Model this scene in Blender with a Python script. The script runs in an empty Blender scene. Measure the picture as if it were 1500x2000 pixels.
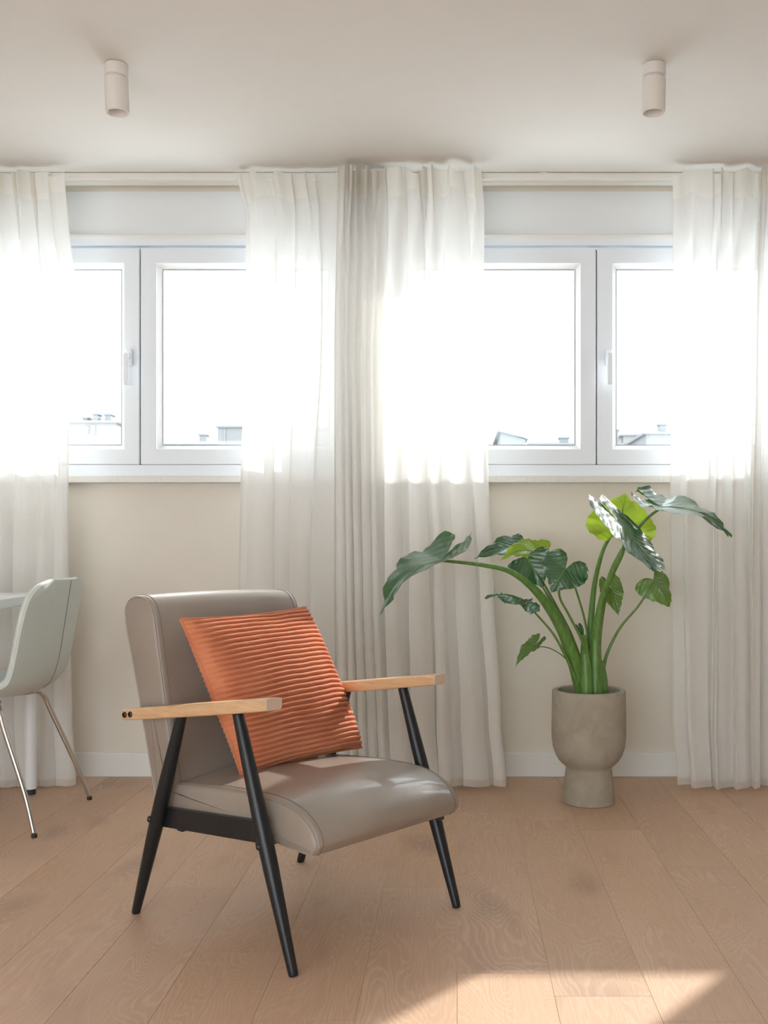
import bpy, bmesh, math, random
from mathutils import Vector, Matrix, noise as mnoise
R = math.radians
PI = math.pi
scene = bpy.context.scene
COL = scene.collection

# ------------------------------------------------------------------ camera
H = 0.95                      # eye height
FPX = 2000.0                  # focal length in pixels of a 1500 x 2000 frame
cam_d = bpy.data.cameras.new('camera')
cam_d.sensor_fit = 'VERTICAL'
cam_d.sensor_height = 24.0
cam_d.sensor_width = 18.0
cam_d.lens = 24.0 * FPX / 2000.0
cam_d.shift_x = (750 - 893) / 2000.0
cam_d.shift_y = (1070 - 1000) / 2000.0
cam_d.clip_start = 0.05
cam_d.clip_end = 500
cam = bpy.data.objects.new('camera', cam_d)
cam.location = (0, 0, H)
cam.rotation_euler = (PI / 2, 0, 0)
COL.objects.link(cam)
scene.camera = cam

# ------------------------------------------------------------------ world, sun, exposure
SKY = 2.85
world = bpy.data.worlds.new('sky')
scene.world = world
world.use_nodes = True
wbg = world.node_tree.nodes['Background']
wbg.inputs[0].default_value = (0.875, 0.945, 1.0, 1)
wbg.inputs[1].default_value = SKY

SUN_DIR = Vector((-1.175, -1.437, -1.0)).normalized()
sd = bpy.data.lights.new('sun', 'SUN')
sd.energy = 4.1
sd.angle = R(0.9)
sd.color = (1.0, 0.965, 0.93)
sun = bpy.data.objects.new('sun', sd)
sun.rotation_euler = SUN_DIR.to_track_quat('-Z', 'Y').to_euler()
sun.location = (6, 10, 8)
COL.objects.link(sun)

scene.view_settings.view_transform = 'Standard'
scene.view_settings.look = 'None'
scene.view_settings.exposure = 0.93
scene.view_settings.gamma = 1.0
scene.view_settings.use_curve_mapping = False

random.seed(7)

# ------------------------------------------------------------------ material helpers
class NT:
    def __init__(s, name):
        s.m = bpy.data.materials.new(name)
        s.m.use_nodes = True
        s.t = s.m.node_tree
        s.t.nodes.clear()
        s.out = s.t.nodes.new('ShaderNodeOutputMaterial')
    def n(s, typ, **kw):
        x = s.t.nodes.new('ShaderNode' + typ)
        for k, v in kw.items():
            if k.startswith('i_'):
                key = k[2:].replace('_', ' ')
                x.inputs[key].default_value = v
            else:
                setattr(x, k, v)
        return x
    def l(s, a, b):
        s.t.links.new(a, b)
    def math(s, op, a, b=None, c=None):
        x = s.n('Math', operation=op)
        for i, v in enumerate((a, b, c)):
            if v is None: continue
            if isinstance(v, (int, float)): x.inputs[i].default_value = v
            else: s.l(v, x.inputs[i])
        return x.outputs[0]
    def mix(s, fac, a, b, bt='MIX'):
        x = s.n('MixRGB', blend_type=bt)
        for i, v in enumerate((fac, a, b)):
            if isinstance(v, (int, float)): x.inputs[i].default_value = v
            elif isinstance(v, tuple): x.inputs[i].default_value = v if len(v) == 4 else v + (1,)
            else: s.l(v, x.inputs[i])
        return x.outputs[0]
    def ramp(s, f, stops):
        x = s.n('ValToRGB')
        el = x.color_ramp.elements
        while len(el) < len(stops): el.new(0.5)
        for e, (p, c) in zip(el, stops):
            e.position = p
            e.color = (c + (1,)) if isinstance(c, tuple) else (c, c, c, 1)
        s.l(f, x.inputs[0])
        return x.outputs[0]
    def coords(s, kind='Object', scale=(1, 1, 1)):
        tc = s.n('TexCoord')
        mp = s.n('Mapping')
        mp.inputs['Scale'].default_value = scale
        s.l(tc.outputs[kind], mp.inputs[0])
        return mp.outputs[0]
    def noise(s, vec, scale=5, detail=4, rough=0.55, dist=0.0):
        x = s.n('TexNoise')
        x.inputs['Scale'].default_value = scale
        x.inputs['Detail'].default_value = detail
        x.inputs['Roughness'].default_value = rough
        x.inputs['Distortion'].default_value = dist
        s.l(vec, x.inputs['Vector'])
        return x.outputs[0]
    def bump(s, h, strength=0.2, dist=0.01):
        x = s.n('Bump')
        x.inputs['Strength'].default_value = strength
        x.inputs['Distance'].default_value = dist
        s.l(h, x.inputs['Height'])
        return x.outputs[0]
    def bsdf(s, color, rough=0.5, metal=0.0, spec=0.5, normal=None, sheen=0.0, coat=0.0):
        x = s.n('BsdfPrincipled')
        if isinstance(color, tuple): x.inputs['Base Color'].default_value = color + (1,)
        else: s.l(color, x.inputs['Base Color'])
        if isinstance(rough, (int, float)): x.inputs['Roughness'].default_value = rough
        else: s.l(rough, x.inputs['Roughness'])
        x.inputs['Metallic'].default_value = metal
        x.inputs['Specular IOR Level'].default_value = spec
        x.inputs['Sheen Weight'].default_value = sheen
        x.inputs['Coat Weight'].default_value = coat
        if normal is not None: s.l(normal, x.inputs['Normal'])
        return x.outputs[0]
    def done(s, sh):
        s.l(sh, s.out.inputs[0])
        return s.m

def plain(name, color, rough=0.5, metal=0.0, spec=0.5, nscale=60, nstr=0.05, var=0.04):
    t = NT(name)
    v = t.coords('Object')
    nz = t.noise(v, nscale, 3)
    big = t.noise(v, nscale * 0.08, 2)
    c = t.mix(t.ramp(big, [(0.3, 0.0), (0.7, 1.0)]), tuple(x * (1 - var) for x in color), tuple(min(1, x * (1 + var)) for x in color))
    return t.done(t.bsdf(c, rough, metal, spec, t.bump(nz, nstr, 0.002)))

M = {}
M['wall'] = plain('wall_paint', (0.80, 0.745, 0.655), 0.9, spec=0.2, nscale=120, nstr=0.05, var=0.01)
M['ceiling'] = plain('ceiling_paint', (0.76, 0.725, 0.68), 0.95, spec=0.1, nscale=120, nstr=0.03, var=0.008)
M['white_paint'] = plain('white_trim_paint', (0.84, 0.83, 0.80), 0.5, nscale=90, nstr=0.03, var=0.01)
M['pvc'] = plain('white_window_plastic', (0.84, 0.885, 0.94), 0.35, nscale=80, nstr=0.01, var=0.005)
M['box_panel'] = plain('shutter_box_panel', (0.83, 0.85, 0.86), 0.5, nscale=80, nstr=0.01, var=0.005)
M['gasket'] = plain('grey_gasket', (0.35, 0.40, 0.46), 0.6)
M['track'] = plain('cream_track_lacquer', (0.84, 0.81, 0.74), 0.45, nscale=80, nstr=0.01, var=0.01)
M['lamp'] = plain('matt_white_lamp_metal', (0.76, 0.71, 0.66), 0.55, nscale=150, nstr=0.02, var=0.01)
M['lamp_in'] = plain('lamp_reflector', (0.85, 0.84, 0.80), 0.3, nscale=80, nstr=0.01, var=0.01)
M['chrome'] = plain('brushed_chrome', (0.62, 0.60, 0.57), 0.18, metal=1.0, nscale=100, nstr=0.02, var=0.02)
M['black_plastic'] = plain('black_plastic', (0.03, 0.03, 0.03), 0.5)
M['dark_metal'] = plain('dark_bolt_metal', (0.05, 0.045, 0.04), 0.35, metal=0.7)
M['table_white'] = plain('white_table_lacquer', (0.86, 0.87, 0.88), 0.35, nscale=60, nstr=0.01, var=0.01)
M['soil'] = plain('dark_soil', (0.045, 0.035, 0.028), 0.95, nscale=90, nstr=1.0, var=0.4)

def mk_sill():
    t = NT('speckled_pale_stone')
    v = t.coords('Object')
    a = t.noise(v, 90, 5, 0.7)
    c = t.mix(t.ramp(a, [(0.35, 0.0), (0.45, 1.0)]), (0.62, 0.60, 0.56), (0.78, 0.76, 0.71))
    return t.done(t.bsdf(c, 0.35))
M['sill'] = mk_sill()

def mk_floor():
    t = NT('oak_plank_floor')
    tc = t.n('TexCoord')
    at = t.n('Attribute', attribute_name='rnd')
    off = t.n('VectorMath', operation='SCALE'); off.inputs['Scale'].default_value = 37.0
    t.l(at.outputs['Vector'], off.inputs[0])
    def vec(sc):
        mp = t.n('Mapping'); mp.inputs['Scale'].default_value = sc
        t.l(tc.outputs['Object'], mp.inputs[0])
        ad = t.n('VectorMath', operation='ADD')
        t.l(mp.outputs[0], ad.inputs[0]); t.l(off.outputs[0], ad.inputs[1])
        return ad.outputs[0]
    # contour lines of a stretched field give cathedral grain and knots
    f = t.noise(vec((5.0, 0.85, 1)), 1.0, 2.0, 0.42, 0.35)
    wob = t.noise(vec((60, 12, 1)), 1.0, 3, 0.6)
    ff = t.math('ADD', f, t.math('MULTIPLY', wob, 0.018))
    sn = t.math('SINE', t.math('MULTIPLY', ff, 430.0))
    line = t.ramp(t.math('ADD', t.math('MULTIPLY', sn, 0.5), 0.5), [(0.0, 0.0), (0.6, 0.1), (1.0, 1.0)])
    patch = t.ramp(t.noise(vec((4, 1.5, 1)), 1.0, 2), [(0.35, 0.25), (0.65, 1.0)])
    line = t.math('MULTIPLY', line, patch)
    fib = t.noise(vec((190, 9, 1)), 1.0, 4, 0.65)
    fibr = t.ramp(fib, [(0.35, 0.0), (0.7, 1.0)])
    tone = t.noise(vec((2.5, 1.0, 1)), 1.0, 2, 0.5)
    knots = t.ramp(t.noise(vec((6.0, 2.6, 1)), 1.0, 1.5, 0.4), [(0.62, 0.0), (0.80, 1.0)])
    sep = t.n('SeparateColor'); t.l(at.outputs['Color'], sep.inputs[0])
    base = t.mix(t.ramp(tone, [(0.3, 0.0), (0.7, 1.0)]), (0.60, 0.378, 0.24), (0.69, 0.465, 0.32))
    base = t.mix(t.math('MULTIPLY', sep.outputs[2], 0.35), base, (0.54, 0.37, 0.275))
    base = t.mix(t.math('MULTIPLY', fibr, 0.38), base, (0.48, 0.295, 0.185))
    base = t.mix(t.math('MULTIPLY', knots, 0.45), base, (0.27, 0.17, 0.125))
    base = t.mix(t.math('MULTIPLY', line, 0.30), base, (0.82, 0.65, 0.50))
    bp = t.bump(t.math('ADD', fib, t.math('MULTIPLY', line, 0.5)), 0.12, 0.0015)
    rough = t.ramp(fib, [(0.2, 0.42), (0.8, 0.56)])
    return t.done(t.bsdf(base, rough, spec=0.45, normal=bp))
M['floor'] = mk_floor()
M['floor_gap'] = plain('floor_joint', (0.62, 0.48, 0.36), 0.8)

def mk_cloth(name, col, opac, transl=0.6, weave=0.05):
    t = NT(name)
    tc = t.n('TexCoord')
    mp = t.n('Mapping'); mp.inputs['Scale'].default_value = (380, 380, 30)
    t.l(tc.outputs['Object'], mp.inputs[0])
    slub = t.noise(mp.outputs[0], 1.0, 3, 0.6)
    mp2 = t.n('Mapping'); mp2.inputs['Scale'].default_value = (18, 18, 420)
    t.l(tc.outputs['Object'], mp2.inputs[0])
    slub2 = t.noise(mp2.outputs[0], 1.0, 3, 0.6)
    # a thin weave looks denser where it turns away from the light path
    geo = t.n('NewGeometry')
    dt = t.n('VectorMath', operation='DOT_PRODUCT')
    t.l(geo.outputs['Normal'], dt.inputs[0]); t.l(geo.outputs['Incoming'], dt.inputs[1])
    cs = t.math('MAXIMUM', t.math('ABSOLUTE', dt.outputs['Value']), 0.12)
    var = t.math('MULTIPLY', t.math('SUBTRACT', t.math('ADD', slub, slub2), 1.0), weave)
    tr = t.math('SUBTRACT', 1.0 - opac, var)
    tr = t.math('POWER', tr, t.math('DIVIDE', 1.0, cs))
    d = t.n('BsdfDiffuse'); d.inputs[0].default_value = col + (1,)
    tl = t.n('BsdfTranslucent'); tl.inputs[0].default_value = col + (1,)
    m1 = t.n('MixShader'); m1.inputs[0].default_value = transl
    t.l(d.outputs[0], m1.inputs[1]); t.l(tl.outputs[0], m1.inputs[2])
    tp = t.n('BsdfTransparent'); tp.inputs[0].default_value = (1, 0.995, 0.985, 1)
    m2 = t.n('MixShader')
    t.l(tr, m2.inputs[0]); t.l(m1.outputs[0], m2.inputs[1]); t.l(tp.outputs[0], m2.inputs[2])
    return t.done(m2.outputs[0])
M['sheer'] = mk_cloth('cream_sheer_linen', (0.95, 0.94, 0.915), 0.81, 0.34)
M['header'] = mk_cloth('doubled_cream_linen', (0.92, 0.89, 0.83), 0.93, 0.45, 0.02)
M['hem'] = mk_cloth('folded_hem_linen', (0.92, 0.90, 0.86), 0.75, 0.5, 0.03)

def mk_glass():
    t = NT('window_glass')
    geo = t.n('NewGeometry')
    dt = t.n('VectorMath', operation='DOT_PRODUCT')
    t.l(geo.outputs['Normal'], dt.inputs[0]); t.l(geo.outputs['Incoming'], dt.inputs[1])
    gr = t.math('POWER', t.math('SUBTRACT', 1.0, t.math('ABSOLUTE', dt.outputs['Value'])), 5.0)
    fr = t.math('MULTIPLY_ADD', gr, 0.9, 0.04)
    tp = t.n('BsdfTransparent'); tp.inputs[0].default_value = (0.97, 0.985, 0.98, 1)
    gl = t.n('BsdfGlossy'); gl.inputs['Roughness'].default_value = 0.0
    m = t.n('MixShader')
    t.l(fr, m.inputs[0]); t.l(tp.outputs[0], m.inputs[1]); t.l(gl.outputs[0], m.inputs[2])
    return t.done(m.outputs[0])
M['glass'] = mk_glass()

def mk_leather():
    t = NT('taupe_leather')
    v = t.coords('Object')
    a = t.noise(v, 260, 4, 0.6)
    vo = t.n('TexVoronoi'); vo.inputs['Scale'].default_value = 420
    t.l(v, vo.inputs['Vector'])
    big = t.noise(v, 5, 3)
    c = t.mix(t.ramp(big, [(0.35, 0.0), (0.7, 1.0)]), (0.275, 0.228, 0.19), (0.32, 0.27, 0.23))
    h = t.math('ADD', t.math('MULTIPLY', a, 0.6), vo.outputs['Distance'])
    rg = t.ramp(big, [(0.3, 0.35), (0.7, 0.44)])
    return t.done(t.bsdf(c, rg, spec=0.8, normal=t.bump(h, 0.16, 0.0012), coat=0.35))
M['leather'] = mk_leather()
M['leather_dark'] = plain('leather_seam', (0.17, 0.125, 0.095), 0.5)

def mk_ebony():
    t = NT('black_stained_wood')
    v = t.coords('Object', (25, 25, 3))
    a = t.noise(v, 6, 4, 0.6)
    c = t.mix(a, (0.007, 0.008, 0.010), (0.017, 0.019, 0.022))
    return t.done(t.bsdf(c, 0.33, spec=0.4, normal=t.bump(a, 0.15, 0.001)))
M['ebony'] = mk_ebony()

def mk_armwood():
    t = NT('light_beech_arm')
    v = t.coords('Object', (4, 40, 40))
    a = t.noise(v, 3, 4, 0.6, 0.4)
    c = t.mix(t.ramp(a, [(0.3, 0.0), (0.7, 1.0)]), (0.60, 0.36, 0.185), (0.74, 0.49, 0.29))
    return t.done(t.bsdf(c, 0.42, normal=t.bump(a, 0.08, 0.001)))
M['armwood'] = mk_armwood()
M['endgrain'] = plain('pale_end_grain', (0.60, 0.46, 0.36), 0.7, nscale=200, nstr=0.2)

def mk_cord():
    t = NT('rust_corduroy_plush')
    v = t.coords('Object')
    a = t.noise(v, 320, 4, 0.7)
    b = t.noise(v, 9, 3)
    c = t.mix(t.ramp(b, [(0.35, 0.0), (0.7, 1.0)]), (0.64, 0.215, 0.105), (0.76, 0.30, 0.155))
    c = t.mix(t.math('MULTIPLY', a, 0.35), c, (0.42, 0.115, 0.055))
    s = t.bsdf(c, 0.85, spec=0.15, normal=t.bump(a, 0.6, 0.003), sheen=0.12)
    return t.done(s)
M['cord'] = mk_cord()

def mk_fabric():
    t = NT('pale_mint_wool')
    v = t.coords('Object')
    a = t.noise(v, 420, 3, 0.7)
    b = t.noise(v, 14, 3)
    c = t.mix(t.ramp(a, [(0.3, 0.0), (0.7, 1.0)]), (0.54, 0.59, 0.545), (0.72, 0.775, 0.725))
    c = t.mix(t.math('MULTIPLY', b, 0.2), c, (0.62, 0.68, 0.65))
    return t.done(t.bsdf(c, 0.95, spec=0.1, normal=t.bump(a, 0.4, 0.002), sheen=0.3))
M['fabric'] = mk_fabric()
M['fabric_light'] = plain('pale_welt', (0.74, 0.77, 0.73), 0.9, nscale=300, nstr=0.3)
M['fabric_dark'] = plain('seam_thread', (0.24, 0.26, 0.25), 0.9, nscale=300, nstr=0.3)

def mk_concrete():
    t = NT('grey_green_concrete')
    v = t.coords('Object')
    a = t.noise(v, 9, 6, 0.6, 1.2)
    b = t.noise(v, 60, 5, 0.7)
    c = t.mix(t.ramp(a, [(0.3, 0.0), (0.72, 1.0)]), (0.36, 0.315, 0.245), (0.48, 0.435, 0.355))
    c = t.mix(t.math('MULTIPLY', b, 0.25), c, (0.33, 0.295, 0.23))
    h = t.math('ADD', t.math('MULTIPLY', a, 0.5), t.math('MULTIPLY', b, 0.4))
    return t.done(t.bsdf(c, 0.85, spec=0.25, normal=t.bump(h, 0.35, 0.004)))
M['concrete'] = mk_concrete()

def mk_leaf(name, dark, mid, vein, trans, tw=0.35, rough=0.32):
    t = NT(name)
    uv = t.n('UVMap', uv_map='leaf')
    sp = t.n('SeparateXYZ'); t.l(uv.outputs[0], sp.inputs[0])
    u, w = sp.outputs[0], sp.outputs[1]
    aw = t.math('ABSOLUTE', w)
    # lateral veins leave the midrib and sweep towards the tip
    ph = t.math('SUBTRACT', u, t.math('MULTIPLY', aw, 0.45))
    sn = t.math('SINE', t.math('MULTIPLY', ph, 44.0))
    vn = t.ramp(t.math('ADD', t.math('MULTIPLY', sn, 0.5), 0.5), [(0.90, 0.0), (1.0, 1.0)])
    mid_rib = t.ramp(aw, [(0.0, 1.0), (0.05, 0.0)])
    nv = t.noise(t.coords('Object'), 25, 3)
    base = t.mix(nv, dark, mid)
    vv = t.math('MAXIMUM', t.math('MULTIPLY', vn, 0.45), mid_rib)
    c = t.mix(t.math('MULTIPLY', vv, 0.55), base, vein)
    bp = t.bump(t.math('SUBTRACT', t.math('MULTIPLY', sn, 0.25), vv), 0.35, 0.004)
    pr = t.bsdf(c, rough, spec=0.9, normal=bp, coat=0.45)
    tl = t.n('BsdfTranslucent')
    tcol = t.mix(t.math('MULTIPLY', vv, 0.3), trans, tuple(min(1, x * 1.25) for x in trans))
    t.l(tcol, tl.inputs[0])
    m = t.n('MixShader'); m.inputs[0].default_value = tw
    t.l(pr, m.inputs[1]); t.l(tl.outputs[0], m.inputs[2])
    return t.done(m.outputs[0])
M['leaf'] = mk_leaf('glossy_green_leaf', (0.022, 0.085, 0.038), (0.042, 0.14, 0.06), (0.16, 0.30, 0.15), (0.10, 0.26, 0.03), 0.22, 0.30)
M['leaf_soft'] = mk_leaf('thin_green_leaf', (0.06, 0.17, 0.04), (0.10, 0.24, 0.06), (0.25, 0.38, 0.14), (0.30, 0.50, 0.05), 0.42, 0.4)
M['leaf_backlit'] = mk_leaf('backlit_lime_leaf', (0.20, 0.42, 0.03), (0.28, 0.50, 0.05), (0.45, 0.60, 0.12), (0.62, 0.86, 0.06), 0.62, 0.4)  # glow of sun passing through the blade put into its green

def mk_stem():
    t = NT('green_stalk')
    v = t.coords('Object', (6, 6, 1.5))
    a = t.noise(v, 14, 4, 0.6)
    c = t.mix(t.ramp(a, [(0.3, 0.0), (0.7, 1.0)]), (0.075, 0.19, 0.035), (0.16, 0.30, 0.065))
    return t.done(t.bsdf(c, 0.38, spec=0.5, normal=t.bump(a, 0.15, 0.003)))
M['stem'] = mk_stem()

def mk_build(name, c1, c2):
    t = NT(name)
    v = t.coords('Object')
    a = t.noise(v, 0.6, 3)
    return t.done(t.bsdf(t.mix(a, c1, c2), 0.9, spec=0.1))
M['facade'] = mk_build('pale_render', (0.215, 0.217, 0.222), (0.23, 0.23, 0.232))
M['facade_warm'] = mk_build('pale_warm_render', (0.23, 0.22, 0.212), (0.242, 0.232, 0.222))
M['facade_grey'] = mk_build('blue_grey_cladding', (0.215, 0.223, 0.23), (0.225, 0.232, 0.238))
M['facade_dark'] = mk_build('grey_openings', (0.195, 0.205, 0.215), (0.205, 0.215, 0.222))

# ------------------------------------------------------------------ object helpers
def tag(o, label=None, cat=None, group=None, kind=None):
    if label: o['label'] = label
    if cat: o['category'] = cat
    if group: o['group'] = group
    if kind: o['kind'] = kind
    return o

def thing(name, label, cat, loc=(0, 0, 0), rz=0.0, group=None):
    o = bpy.data.objects.new(name, None)
    o.empty_display_size = 0.1
    COL.objects.link(o)
    o.location = loc
    o.rotation_euler = (0, 0, rz)
    return tag(o, label, cat, group)

def obj(name, verts, faces, mat, parent=None, smooth=False, sub=0, bevel=0.0, segs=2):
    me = bpy.data.meshes.new(name)
    me.from_pydata([tuple(v) for v in verts], [], faces)
    bm = bmesh.new(); bm.from_mesh(me)
    bmesh.ops.recalc_face_normals(bm, faces=bm.faces)
    bm.to_mesh(me); bm.free()
    if smooth:
        for p in me.polygons: p.use_smooth = True
    me.materials.append(mat)
    o = bpy.data.objects.new(name, me)
    COL.objects.link(o)
    if parent is not None: o.parent = parent
    if bevel > 0:
        b = o.modifiers.new('bevel', 'BEVEL'); b.width = bevel; b.segments = segs; b.limit_method = 'ANGLE'; b.angle_limit = R(35)
        b.harden_normals = False
    if sub:
        s = o.modifiers.new('sub', 'SUBSURF'); s.levels = sub; s.render_levels = sub
    return o

def boxv(x0, x1, y0, y1, z0, z1):
    v = [(x0, y0, z0), (x1, y0, z0), (x1, y1, z0), (x0, y1, z0), (x0, y0, z1), (x1, y0, z1), (x1, y1, z1), (x0, y1, z1)]
    f = [(0, 3, 2, 1), (4, 5, 6, 7), (0, 1, 5, 4), (1, 2, 6, 5), (2, 3, 7, 6), (3, 0, 4, 7)]
    return v, f

def join(parts):
    V, F = [], []
    for v, f in parts:
        k = len(V)
        V += list(v)
        F += [tuple(i + k for i in g) for g in f]
    return V, F

def box(name, b, mat, parent=None, bevel=0.0, segs=2):
    v, f = boxv(*b)
    return obj(name, v, f, mat, parent, bevel=bevel, segs=segs)

def lathe(prof, n=64, center=(0, 0, 0)):
    V, F = [], []
    cx, cy, cz = center
    m = len(prof)
    for i in range(n):
        a = 2 * PI * i / n
        for r, z in prof:
            V.append((cx + r * math.cos(a), cy + r * math.sin(a), cz + z))
    for i in range(n):
        j = (i + 1) % n
        for k in range(m - 1):
            F.append((i * m + k, j * m + k, j * m + k + 1, i * m + k + 1))
    if prof[0][0] > 1e-6: F.append(tuple(i * m for i in range(n))[::-1])
    if prof[-1][0] > 1e-6: F.append(tuple(i * m + m - 1 for i in range(n)))
    return V, F

def catmull(pts, n):
    """resample points (any dimension) with a Catmull-Rom spline"""
    P = [tuple(p) for p in pts]
    out = []
    segs = len(P) - 1
    for i in range(n):
        t = i / (n - 1) * segs
        k = min(int(t), segs - 1); u = t - k
        p0 = P[max(k - 1, 0)]; p1 = P[k]; p2 = P[k + 1]; p3 = P[min(k + 2, segs)]
        out.append(tuple(0.5 * ((2 * b) + (-a + c) * u + (2 * a - 5 * b + 4 * c - d) * u * u + (-a + 3 * b - 3 * c + d) * u ** 3)
                         for a, b, c, d in zip(p0, p1, p2, p3)))
    return out

def tube(pts, radii, n=12, smooth_n=None, flat=1.0, caps=True):
    """tube through points; radii per point. returns verts, faces"""
    if isinstance(radii, (int, float)): radii = [radii] * len(pts)
    data = [tuple(p) + (r,) for p, r in zip(pts, radii)]
    if smooth_n: data = catmull(data, smooth_n)
    P = [Vector(d[:3]) for d in data]; Rr = [d[3] for d in data]
    V, F = [], []
    T = (P[1] - P[0]).normalized()
    up = Vector((0, 0, 1)) if abs(T.z) < 0.9 else Vector((0, 1, 0))
    N = T.cross(up).normalized()
    for i, p in enumerate(P):
        if i == 0: t = P[1] - P[0]
        elif i == len(P) - 1: t = P[-1] - P[-2]
        else: t = P[i + 1] - P[i - 1]
        t.normalize()
        N = (N - t * N.dot(t)).normalized()
        B = t.cross(N)
        for k in range(n):
            a = 2 * PI * k / n
            V.append(p + (N * math.cos(a) + B * math.sin(a) * flat) * Rr[i])
    for i in range(len(P) - 1):
        for k in range(n):
            k2 = (k + 1) % n
            F.append((i * n + k, i * n + k2, (i + 1) * n + k2, (i + 1) * n + k))
    if caps:
        F.append(tuple(range(n))[::-1])
        F.append(tuple((len(P) - 1) * n + k for k in range(n)))
    return V, F

def at(px, py, Y):
    """point at depth Y (metres from the eye) seen at a pixel of the 1500 x 2000 photograph"""
    return Vector(((px - 893) / FPX * Y, Y, H - (py - 1070) / FPX * Y))

# ------------------------------------------------------------------ room shell
CEIL = 2.46
WALL = 4.256
XL, XR, YB = -3.4, 3.6, -1.9

def floor():
    w = 0.2062
    L = 1.397
    fixed = {0: 3.682, -1: 2.866, -2: 2.058, -3: 2.402, -4: 2.866, -6: 2.866, 2: 2.054}
    V, F, C = [], [], []
    rng = random.Random(3)
    g = 0.0005
    for i in range(int(XL / w) - 1, int(XR / w) + 1):
        base = fixed.get(i, rng.uniform(2, 3.4))
        y = base - L * 5
        while y < WALL + 0.05:
            y0, y1 = max(y, YB), min(y + L, WALL + 0.05)
            if y1 > y0:
                k = len(V)
                x0, x1 = max(i * w, XL - 0.05), min((i + 1) * w, XR + 0.05)
                V += [(x0 + g, y0 + g, 0), (x1 - g, y0 + g, 0), (x1 - g, y1 - g, 0), (x0 + g, y1 - g, 0),
                      (x0 + g, y0 + g, -0.004), (x1 - g, y0 + g, -0.004), (x1 - g, y1 - g, -0.004), (x0 + g, y1 - g, -0.004)]
                c = (rng.random(), rng.random(), rng.random(), 1)
                for f in ((0, 1, 2, 3), (0, 4, 5, 1), (1, 5, 6, 2), (2, 6, 7, 3), (3, 7, 4, 0)):
                    F.append(tuple(k + q for q in f)); C.append(c)
            y += L
    k = len(V)
    v, f = boxv(XL - 0.05, XR + 0.05, YB, WALL + 0.05, -0.06, -0.0012)
    V += v
    nf = len(F)
    F += [tuple(q + k for q in g2) for g2 in f]
    me = bpy.data.meshes.new('floor')
    me.from_pydata(V, [], F)
    me.materials.append(M['floor']); me.materials.append(M['floor_gap'])
    ca = me.color_attributes.new('rnd', 'FLOAT_COLOR', 'CORNER')
    for p in me.polygons:
        if p.index >= nf: p.material_index = 1
        c = C[p.index] if p.index < nf else (0, 0, 0, 1)
        for li in p.loop_indices: ca.data[li].color = c
    o = bpy.data.objects.new('floor', me)
    COL.objects.link(o)
    tag(o, kind='structure')
floor()

tag(box('ceiling', (XL - 0.1, XR + 0.1, YB, WALL + 0.08, CEIL, CEIL + 0.12), M['ceiling']), kind='structure')
tag(box('wall_left', (XL - 0.12, XL, YB, WALL + 0.08, -0.06, CEIL), M['wall']), kind='structure')
tag(box('wall_right', (XR, XR + 0.12, YB, WALL + 0.08, -0.06, CEIL), M['wall']), kind='structure')

# unseen wall behind the eye, its wide opening added to light the room
OX0, OX1, OZ0, OZ1 = -3.3, 0.3, 0.05, 2.05
v, f = join([boxv(XL, OX0, YB - 0.15, YB, -0.06, CEIL), boxv(OX1, XR, YB - 0.15, YB, -0.06, CEIL),
             boxv(OX0, OX1, YB - 0.15, YB, OZ1, CEIL), boxv(OX0, OX1, YB - 0.15, YB, -0.06, OZ0)])
tag(obj('wall_front', v, f, M['wall']), kind='structure')

def U(px): return (px - 893) * 4.24 / FPX
def Zp(py): return H - (py - 1070) * 4.24 / FPX
W1C, W2C = U(275), U(1164.5)
HALF = 0.895                     # outer half width of a double window
W3A, W3B = 1.482, 2.34           # third, single-sash window outside the frame on the right
ZO0, ZO1 = Zp(930), Zp(459)      # outer frame
holes = [(W1C - HALF, W1C + HALF), (W2C - HALF, W2C + HALF), (W3A, W3B)]
WT = WALL + 0.075
parts = [boxv(XL, XR, WALL, WT, -0.06, ZO0), boxv(XL, XR, WALL, WT, ZO1, CEIL)]
edges = [XL] + [e for h in holes for e in h] + [XR]
for a, b in zip(edges[0::2], edges[1::2]):
    if b > a + 1e-4: parts.append(boxv(a, b, WALL, WT, ZO0, ZO1))
v, f = join(parts)
tag(obj('wall_back', v, f, M['wall']), kind='structure')

# baseboard with an eased top edge
v, f = boxv(XL, XR, WALL - 0.015, WALL, 0.0, H - (1470 - 1070) * 4.241 / FPX)
tag(obj('baseboard_back', v, f, M['white_paint'], bevel=0.004), kind='structure')
# continuous stone sill and the flush shutter-box panel above the windows
tag(box('trim_1', (XL, 2.45, WALL - 0.045, WALL + 0.03, Zp(943.5), Zp(930)), M['sill'], bevel=0.003), kind='structure')
sb = box('trim_2', (XL, 2.45, WALL - 0.004, WALL + 0.002, Zp(459), Zp(371)), M['box_panel'], bevel=0.002)
tag(sb, kind='structure')

def ring(x0, x1, z0, z1, t, y0, y1, tt=None):
    """rectangular ring, bar thickness t, mitred"""
    V = []
    for y in (y0, y1):
        V += [(x0, y, z0), (x1, y, z0), (x1, y, z1), (x0, y, z1), (x0 + t, y, z0 + t), (x1 - t, y, z0 + t), (x1 - t, y, z1 - t), (x0 + t, y, z1 - t)]
    F = []
    for k in range(4):
        j = (k + 1) % 4
        F.append((k, j, 4 + j, 4 + k))
        F.append((8 + k, 8 + 4 + k, 8 + 4 + j, 8 + j))
        F.append((k, 8 + k, 8 + j, j))
        F.append((4 + k, 4 + j, 12 + j, 12 + k))
    return V, F

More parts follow.
